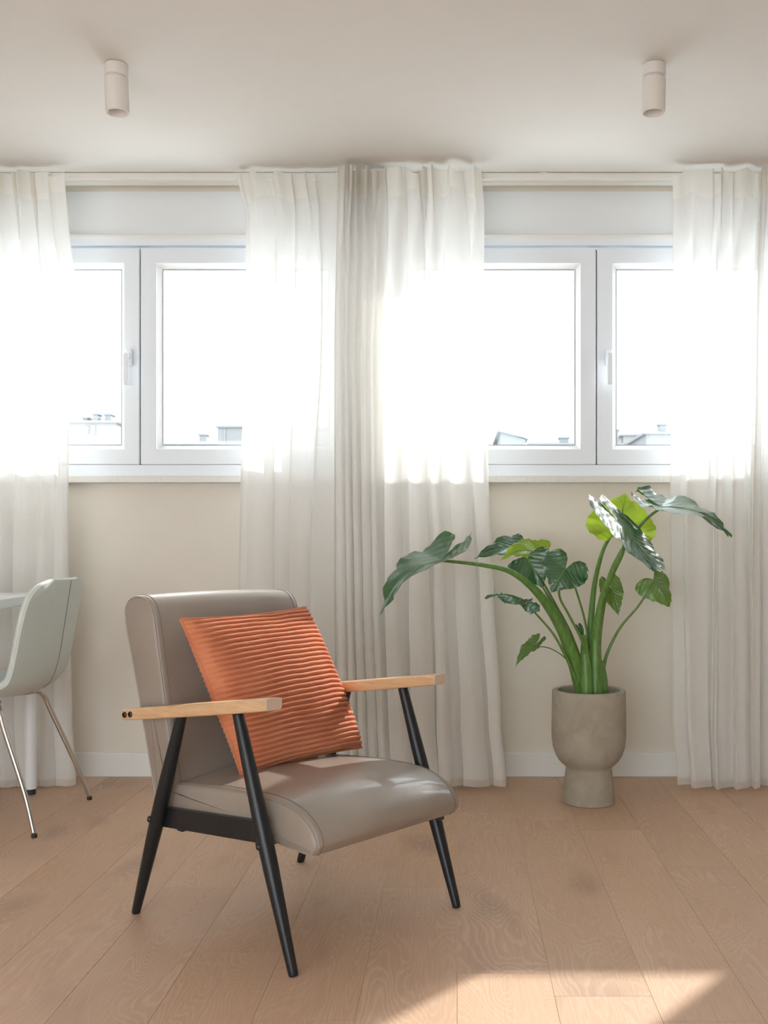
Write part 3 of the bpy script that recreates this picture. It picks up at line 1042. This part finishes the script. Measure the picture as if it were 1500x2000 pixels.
# ------------------------------------------------------------------ pillow on the armchair
def pillow():
    F_ = Vector((math.cos(AYAW), math.sin(AYAW), 0)); V_ = Vector((-math.sin(AYAW), math.cos(AYAW), 0))
    def loc(u, v, z): return Vector(AO) + F_ * u + V_ * v + Vector((0, 0, z))
    TL, TR, BR, BL = loc(-0.196, -0.227, 0.768), loc(-0.200, 0.205, 0.778), loc(-0.056, 0.292, 0.375), loc(-0.054, -0.142, 0.367)
    C = (TL + TR + BR + BL) / 4
    base = Vector((C.x, C.y, BL.z))
    nrm = (TR - TL).cross(BL - TL).normalized()
    if nrm.dot(Vector((0, -1, 0.2))) < 0: nrm = -nrm
    NR = 31
    NS, NT_ = 90, NR * 10
    th = 0.086
    def surf(s, t, side):
        # s across (0 left .. 1 right), t down (0 top .. 1 bottom)
        es, et = 4 * s * (1 - s), 4 * t * (1 - t)
        prof = (max(es, 0) ** 0.42) * (max(et, 0) ** 0.42)
        # sides pulled in between the corners
        pin = 0.022
        s2 = s + pin * (0.5 - s) * 2 * (et ** 1.0) * (abs(2 * s - 1) ** 3)
        t2 = t + pin * (0.5 - t) * 2 * (es ** 1.0) * (abs(2 * t - 1) ** 3)
        p = TL * (1 - s2) * (1 - t2) + TR * s2 * (1 - t2) + BR * s2 * t2 + BL * (1 - s2) * t2
        wr = 0.006 * mnoise.noise(Vector((s * 3.2, t * 2.6, 3.1))) + 0.010 * mnoise.noise(Vector((s * 1.7 + 9, t * 1.4, 1.1)))
        wr += -0.010 * math.exp(-((s - 0.62 + 0.1 * t) / 0.05) ** 2) * math.exp(-(t / 0.16) ** 2)
        wr += -0.007 * math.exp(-((s - 0.84) / 0.05) ** 2) * math.exp(-(t / 0.12) ** 2)
        wav = 0.010 * mnoise.noise(Vector((s * 3.0, t * 2.0, 7.7))) + 0.003 * mnoise.noise(Vector((s * 11, t * 7, 2.7)))
        ph = (t + wav) * NR * 2 * PI
        rib = (abs(math.cos(ph / 2)) ** 0.7)
        edge = min(1, es * 5) 
        hgt = 0.006 * min(1, 30 * min(s, 1 - s, t, 1 - t)) + th * prof + wr * prof + 0.0130 * (rib - 0.6) * (0.6 + 0.4 * edge) * min(1, et * 8 + 0.4)
        hgt += 0.0012 * mnoise.noise(Vector((s * 70, t * 140, 0))) 
        if side < 0: hgt = max(hgt, 0) * 0.62
        return p + nrm * side * max(hgt, 0.0) - base
    V, F = [], []
    for side in (1, -1):
        off = len(V)
        for j in range(NT_ + 1):
            for i in range(NS + 1):
                V.append(surf(i / NS, j / NT_, side))
        for j in range(NT_):
            for i in range(NS):
                a = off + j * (NS + 1) + i
                q = (a, a + 1, a + NS + 2, a + NS + 1)
                F.append(q if side > 0 else q[::-1])
    me = bpy.data.meshes.new('throw_pillow')
    me.from_pydata([tuple(q) for q in V], [], F)
    bm = bmesh.new(); bm.from_mesh(me)
    bmesh.ops.remove_doubles(bm, verts=bm.verts, dist=0.0004)
    bmesh.ops.recalc_face_normals(bm, faces=bm.faces)
    bm.to_mesh(me); bm.free()
    for p in me.polygons: p.use_smooth = True
    me.materials.append(M['cord'])
    o = bpy.data.objects.new('throw_pillow', me)
    o.location = base
    COL.objects.link(o)
    tag(o, 'rust orange ribbed corduroy pillow leaning on the armchair back', 'pillow')
    # seam cord around the rim
    rim = []
    for k in range(60): rim.append(surf(k / 60, 0, 1))
    for k in range(60): rim.append(surf(1, k / 60, 1))
    for k in range(60): rim.append(surf(1 - k / 60, 1, 1))
    for k in range(61): rim.append(surf(0, 1 - k / 60, 1))
    v, f = tube(rim, 0.003, 6, caps=False)
    obj('seam', v, f, M['cord'], o, smooth=True)
pillow()

# ------------------------------------------------------------------ potted elephant ear
PX, PY = 0.491, 3.823
pt = thing('potted_plant', 'large leafy elephant-ear plant in a grey-green concrete footed planter', 'plant', (PX, PY, 0))
POFF = Vector((PX, PY, 0))
prof = [(0.0925, 0.0), (0.0965, 0.004), (0.0970, 0.012), (0.0945, 0.05), (0.0905, 0.09), (0.0865, 0.118), (0.0850, 0.130), (0.0870, 0.137), (0.098, 0.146), (0.112, 0.160), (0.1240, 0.180), (0.1330, 0.206), (0.1375, 0.238),
        (0.1385, 0.27), (0.1378, 0.33), (0.1368, 0.39), (0.1366, 0.414), (0.1352, 0.4195), (0.1325, 0.4215), (0.1195, 0.4215), (0.1165, 0.4195), (0.1150, 0.414), (0.1145, 0.37)]
v, f = lathe(prof, 96)
pot = obj('planter', v, f, M['concrete'], pt, smooth=True)
for p in pot.data.polygons:
    if len(p.vertices) > 4: p.use_smooth = False
pot.modifiers.new('es', 'EDGE_SPLIT').split_angle = R(40)
V, F = [], []
rings = [0.0, 0.03, 0.06, 0.09, 0.1146]
for i, r_ in enumerate(rings):
    for k in range(40):
        a = 2 * PI * k / 40
        V.append((r_ * math.cos(a), r_ * math.sin(a), 0.388 + 0.006 * mnoise.noise(Vector((math.cos(a) * r_ * 50, math.sin(a) * r_ * 50, 0)))))
for i in range(len(rings) - 1):
    for k in range(40):
        k2 = (k + 1) % 40
        F.append((i * 40 + k, i * 40 + k2, (i + 1) * 40 + k2, (i + 1) * 40 + k))
obj('soil', V, F, M['soil'], pt, smooth=True)

OUT = [(1.0, 0.0), (0.93, 0.07), (0.82, 0.20), (0.66, 0.42), (0.48, 0.66), (0.30, 0.85), (0.12, 0.97), (-0.05, 1.0), (-0.20, 0.93), (-0.32, 0.76), (-0.385, 0.54), (-0.36, 0.32), (-0.26, 0.16), (-0.13, 0.07), (-0.02, 0.0)]

OUT_BLUNT = [(1.0, 0.0), (1.0, 0.22), (0.96, 0.42), (0.85, 0.62), (0.66, 0.80), (0.45, 0.92), (0.22, 0.99), (0.0, 1.0), (-0.20, 0.86), (-0.34, 0.62), (-0.40, 0.38), (-0.36, 0.18), (-0.26, 0.08), (-0.13, 0.03), (-0.02, 0.0)]

def leaf(A, T, n, W, mat, shape=None, fold=0.15, arch=0.08, lobe=1.0, ripple=0.012, seed=0, curl=0.0, petiole=None, radii=None, twist=0.0, lobe_drop=0.0, droop=0.0, rfreq=9):
    """A: attachment, T: tip (world); n: upper-side normal; W: half width in metres"""
    A = Vector(A); T = Vector(T)
    L = (T - A).length
    a = (T - A).normalized()
    n = Vector(n); n = (n - a * n.dot(a)).normalized()
    b = n.cross(a)
    if twist:
        rm = Matrix.Rotation(twist, 3, a); n = rm @ n; b = rm @ b
    half = catmull(shape or OUT, 34)
    outline = [(x, y, 1) for x, y in half] + [(x, -y, -1) for x, y in half[-2:0:-1]]
    N = len(outline)
    RS = 12
    rng = random.Random(seed); ph = rng.uniform(0, 6.28)
    V, UVs, F = [], [], []
    def place(x, y, e, th):
        if x < 0: x *= lobe
        xa = max(x, 0)
        h = arch * L * (4 * xa * (1 - xa))
        h += fold * abs(y) * W
        h -= droop * L * xa ** 2.2 * abs(y)
        h -= curl * W * abs(y) ** 3
        if x < 0: h -= lobe_drop * L * x * x
        h += ripple * (e ** 3) * math.sin(rfreq * th + ph) + 0.4 * ripple * (e ** 4) * math.sin(rfreq * 2.3 * th + ph * 2)
        h += 0.0035 * e * math.sin(44 * (x - 0.45 * abs(y)))* min(1, abs(y) * 4)
        return A + a * x * L + b * y * W + n * h - POFF
    V.append(place(0, 0, 0, 0)); UVs.append((0.0, 0.0))
    for r_ in range(1, RS + 1):
        e = r_ / RS
        for i, (x, y, s) in enumerate(outline):
            th = 2 * PI * i / N
            jag = 1 + (0.022 * math.sin(23 * th + ph) + 0.012 * math.sin(41 * th)) * e ** 4
            V.append(place(x * e * jag, y * e * jag, e, th)); UVs.append((x * e, y * e))
    for i in range(N):
        F.append((0, 1 + i, 1 + (i + 1) % N))
    for r_ in range(RS - 1):
        for i in range(N):
            j = (i + 1) % N
            p, q = 1 + r_ * N, 1 + (r_ + 1) * N
            F.append((p + i, q + i, q + j, p + j))
    me = bpy.data.meshes.new('leaf')
    me.from_pydata([tuple(q) for q in V], [], F)
    uvl = me.uv_layers.new(name='leaf')
    for lp in me.loops: uvl.data[lp.index].uv = UVs[lp.vertex_index]
    for p in me.polygons: p.use_smooth = True
    me.materials.append(mat)
    o = bpy.data.objects.new('leaf', me)
    COL.objects.link(o); o.parent = pt
    if petiole:
        pts = [Vector(p) - POFF for p in petiole]
        v, f = tube(pts, radii, 14, 48)
        obj('petiole', v, f, M['stem'], o, smooth=True)
    # raised midrib on the underside
    rib = [place(x, 0, 0, 0) - n * 0.001 for x in (0.0, 0.2, 0.4, 0.6, 0.8, 0.97)]
    v, f = tube(rib, [0.0035, 0.003, 0.0025, 0.002, 0.0012, 0.0006], 6, 20)
    obj('midrib', v, f, M['stem'], o, smooth=True)
    return o

Yc = PY
# 1 long left leaf on the thick arching stalk
leaf(at(862, 1094, 3.62), at(744, 1203, 3.50), (-0.60, -0.46, 0.55), 0.120, M['leaf'], fold=0.20, arch=0.16, lobe=1.05, seed=1, ripple=0.007, lobe_drop=-0.25,
     petiole=[at(1140, 1356, 3.80), at(1122, 1290, 3.77), at(1096, 1225, 3.74), at(1052, 1160, 3.70), (at(1000, 1118, 3.67)), at(940, 1103, 3.64), at(862, 1095, 3.62)],
     radii=[0.030, 0.0275, 0.0215, 0.0155, 0.0105, 0.0078, 0.0048])
# 2 dark leaf behind, lying left of the folded one
leaf(at(1012, 1068, 3.90), at(926, 1092, 3.84), (-0.15, -0.62, 0.55), 0.062, M['leaf'], fold=0.10, arch=0.10, lobe=0.6, seed=2, ripple=0.005,
     petiole=[at(1150, 1350, 3.84), at(1120, 1250, 3.86), at(1062, 1150, 3.89), at(1012, 1069, 3.90)], radii=[0.006, 0.005, 0.004, 0.003])
# 3 drooping leaf with a lime turned-up edge
leaf(at(1030, 1090, 3.74), at(1062, 1150, 3.72), (-0.05, -0.9, 0.25), 0.082, M['leaf'], fold=0.12, arch=0.05, lobe=0.3, seed=3, ripple=0.006,
     petiole=[at(1146, 1345, 3.80), at(1120, 1250, 3.79), at(1085, 1180, 3.78), at(1050, 1120, 3.77), at(1030, 1091, 3.745)], radii=[0.006, 0.005, 0.004, 0.0035, 0.003])
# 3b separate blade for its turned-up edge, backlit lime put into the colour
leaf(at(1048, 1080, 3.80), at(976, 1096, 3.77), (0.15, -0.62, 0.75), 0.060, M['leaf_backlit'], fold=0.2, arch=0.22, lobe=1.2, seed=13, ripple=0.004)
# 4 shiny heart leaf facing the room
leaf(at(1104, 1112, 3.62), at(1076, 1158, 3.60), (0.12, -0.90, 0.42), 0.0840, M['leaf'], fold=-0.10, arch=0.10, lobe=1.5, seed=4, ripple=0.004,
     petiole=[at(1150, 1348, 3.78), at(1140, 1262, 3.74), at(1113, 1205, 3.69), at(1092, 1160, 3.65), at(1104, 1113, 3.63)], radii=[0.007, 0.0055, 0.0045, 0.004, 0.003])
# 5 flat leaf pointing left
leaf(at(1022, 1172, 3.66), at(946, 1168, 3.60), (0.0, -0.34, 0.94), 0.072, M['leaf'], fold=-0.30, arch=0.12, lobe=0.9, seed=5, ripple=0.005,
     petiole=[at(1132, 1350, 3.77), at(1118, 1310, 3.75), at(1085, 1245, 3.71), at(1048, 1200, 3.68), at(1022, 1174, 3.66)], radii=[0.007, 0.006, 0.0045, 0.0035, 0.0028])
# 6 small low leaf on the left
leaf(at(1043, 1262, 3.64), at(1007, 1302, 3.62), (-0.55, -0.62, 0.42), 0.032, M['leaf_soft'], fold=0.35, arch=0.10, lobe=1.3, seed=6, ripple=0.002,
     petiole=[at(1112, 1294, 3.75), at(1095, 1278, 3.72), at(1070, 1265, 3.68), at(1043, 1262, 3.64)], radii=[0.0025, 0.0022, 0.002, 0.0018])
# 7 big lime leaf with the light behind it
leaf(at(1212, 1030, 3.92), at(1220, 962, 3.96), (0.0, -0.96, 0.30), 0.133, M['leaf_backlit'], fold=0.10, arch=0.06, lobe=1.15, seed=7, ripple=0.008,
     petiole=[at(1158, 1352, 3.84), at(1153, 1250, 3.85), at(1160, 1150, 3.87), at(1176, 1080, 3.90), at(1194, 1046, 3.92), at(1212, 1031, 3.92)], radii=[0.020, 0.014, 0.010, 0.0075, 0.006, 0.004])
# 8 large glossy leaf hanging towards the room
leaf(at(1216, 1030, 3.58), at(1290, 1116, 3.50), (0.56, -0.44, 0.86), 0.118, M['leaf'], shape=OUT_BLUNT, fold=0.0, arch=0.0, lobe=1.9, seed=8, ripple=0.0025,
     petiole=[at(1164, 1354, 3.80), at(1163, 1260, 3.78), at(1176, 1170, 3.74), at(1196, 1120, 3.70), at(1218, 1072, 3.66), at(1216, 1032, 3.59)], radii=[0.026, 0.020, 0.0125, 0.0095, 0.007, 0.005])
# 9 topmost leaf reaching over the right curtain
leaf(at(1292, 990, 3.78), at(1428, 1050, 3.72), (0.40, -0.40, 0.86), 0.125, M['leaf'], fold=0.10, arch=0.13, lobe=1.1, seed=9, ripple=0.009, lobe_drop=-0.1,
     petiole=[at(1172, 1354, 3.82), at(1166, 1262, 3.82), at(1184, 1150, 3.81), at(1212, 1080, 3.80), at(1256, 1020, 3.79), at(1292, 991, 3.78)], radii=[0.022, 0.016, 0.010, 0.008, 0.0062, 0.0045])
# 10 olive heart leaf tucked behind the stalks
leaf(at(1193, 1150, 3.90), at(1208, 1203, 3.89), (0.10, -0.95, 0.15), 0.045, M['leaf_soft'], fold=0.15, arch=0.06, lobe=1.3, seed=10, ripple=0.003,
     petiole=[at(1172, 1345, 3.84), at(1168, 1260, 3.86), at(1176, 1190, 3.89), at(1193, 1150, 3.90)], radii=[0.005, 0.0038, 0.003, 0.0022])
# 11 right-hand leaf, half lime half green
leaf(at(1278, 1134, 3.80), at(1310, 1188, 3.80), (0.20, -0.90, 0.35), 0.073, M['leaf_soft'], fold=-0.45, arch=0.10, lobe=0.6, seed=12, ripple=0.004,
     petiole=[at(1176, 1330, 3.82), at(1184, 1282, 3.82), at(1210, 1228, 3.81), at(1248, 1182, 3.80), at(1278, 1135, 3.80)], radii=[0.0085, 0.0062, 0.005, 0.004, 0.003])
# 12 tiny leaf behind the main stalk
leaf(at(1131, 1226, 3.88), at(1140, 1246, 3.88), (0.1, -0.9, 0.3), 0.014, M['leaf'], seed=15, ripple=0.001, fold=0.2,
     petiole=[at(1150, 1340, 3.85), at(1140, 1280, 3.87), at(1131, 1227, 3.88)], radii=[0.003, 0.002, 0.0015])
# extra petiole that ends behind the heart leaf
v, f = tube([Vector(p) - POFF for p in (at(1156, 1340, 3.82), at(1146, 1230, 3.80), at(1122, 1143, 3.76), at(1112, 1118, 3.74))], [0.006, 0.0045, 0.0035, 0.003], 12, 30)
obj('petiole', v, f, M['stem'], pt, smooth=True)
# sheathing bases that wrap the stalks at the soil
for (bx, tx, tz_, r0, yy) in ((1132, 1108, 1255, 0.020, 3.79), (1146, 1140, 1240, 0.026, 3.76), (1164, 1162, 1225, 0.026, 3.77), (1178, 1176, 1290, 0.018, 3.80)):
    v, f = tube([Vector(p) - POFF for p in (at(bx, 1362, yy), at(bx, 1335, yy), at((bx + tx) / 2, (1335 + tz_) / 2, yy), at(tx, tz_, yy))], [r0, r0 * 0.98, r0 * 0.75, r0 * 0.28], 16, 30)
    obj('leaf_sheath', v, f, M['stem'], pt, smooth=True)

# ------------------------------------------------------------------ roofs of the town outside
def roof(label, D, px0, px1, ptop, mat, base=None, slope=0, chim=(), depth=10.0, marks=()):
    k = D / FPX
    x0, x1 = (px0 - 893) * k, (px1 - 893) * k
    zt = H - (ptop - 1070) * k
    zb = -16.0
    xc = (x0 + x1) / 2
    b = thing('apartment_building', label, 'building', (xc, D + depth / 2, zb), group=None)
    h = zt - zb
    a, c = x0 - xc, x1 - xc
    zr = h - slope * k
    V = [(a, -depth / 2, 0), (c, -depth / 2, 0), (c, depth / 2, 0), (a, depth / 2, 0), (a, -depth / 2, h), (c, -depth / 2, zr), (c, depth / 2, zr), (a, depth / 2, h)]
    F = [(0, 3, 2, 1), (4, 5, 6, 7), (0, 1, 5, 4), (1, 2, 6, 5), (2, 3, 7, 6), (3, 0, 4, 7)]
    obj('wall', V, F, mat, b)
    V = [(a - .2, -depth / 2 - .2, h), (c + .2, -depth / 2 - .2, zr), (c + .2, depth / 2, zr), (a - .2, depth / 2, h)]
    V = V + [(x, y, z + 0.15) for x, y, z in V]
    obj('roof', V, F, M['facade_grey'], b)
    for (c0, c1, ct, m) in chim:
        u0, u1 = (c0 - 893) * k - xc, (c1 - 893) * k - xc
        z1 = H - (ct - 1070) * k - zb
        v, f = boxv(u0, u1, -depth / 2 + 0.5, -depth / 2 + 0.5 + max(0.8, (u1 - u0)), min(h, zr) - 0.5, z1)
        ch = obj('chimney', v, f, M[m], b)
        v, f = boxv(u0 - .08, u1 + .08, -depth / 2 + 0.42, -depth / 2 + 0.58 + max(0.8, (u1 - u0)), z1, z1 + 0.12)
        obj('chimney_cap', v, f, M['facade_dark'], ch)
    for (c0, c1, m0, m1, m) in marks:
        u0, u1 = (c0 - 893) * k - xc, (c1 - 893) * k - xc
        za, zb2 = H - (m1 - 1070) * k - zb, H - (m0 - 1070) * k - zb
        v, f = boxv(u0, u1, -depth / 2 - 0.06, -depth / 2 + 0.1, za, zb2)
        obj('window', v, f, M[m], b)
    return b
roof('pale distant rooftop with twin chimneys, seen through the left window pane', 70, 132, 227, 826, M['facade_warm'], chim=[(157, 165, 816, 'facade'), (176, 186, 808, 'facade'), (199, 212, 809, 'facade_grey')], marks=[(166, 174, 832, 848, 'facade_grey'), (178, 187, 830, 849, 'facade_grey')])
roof('pale distant rooftop faint behind the curtain at the left edge', 75, 38, 118, 848, M['facade'], chim=[(60, 66, 806, 'facade_grey')])
roof('grey distant box-shaped rooftop room left of the middle curtains', 96, 425, 478, 835, M['facade'], marks=[(437, 441, 838, 866, 'facade_grey')])
roof('very low white distant roofline with one small chimney', 78, 322, 430, 868, M['facade'], chim=[(386, 400, 849, 'facade_grey')], depth=8)
roof('pale distant roof seen faintly through the sheer curtain behind the armchair', 72, 505, 640, 838, M['facade'], chim=[(560, 570, 806, 'facade')])
roof('distant gabled rooftop sloping down to the right in the right window', 66, 978, 1026, 843, M['facade_grey'], slope=15)
roof('low distant rooftop with a blue-grey chimney beside the right window mullion', 80, 1035, 1145, 869, M['facade'], chim=[(1095, 1112, 855, 'facade_grey')])
roof('distant terraced rooftop right of the right window mullion', 90, 1218, 1292, 851, M['facade_warm'], chim=[(1203, 1210, 840, 'facade_grey')], marks=[(1204, 1222, 866, 872, 'facade_grey')])
roof('taller distant rooftop with a chimney stack beside the right curtain', 74, 1262, 1345, 848, M['facade'], chim=[(1291, 1304, 829, 'facade_grey')])
roof('pale distant roof seen faintly through the middle curtain above the plant', 70, 800, 925, 850, M['facade'], chim=[(878, 886, 832, 'facade')])
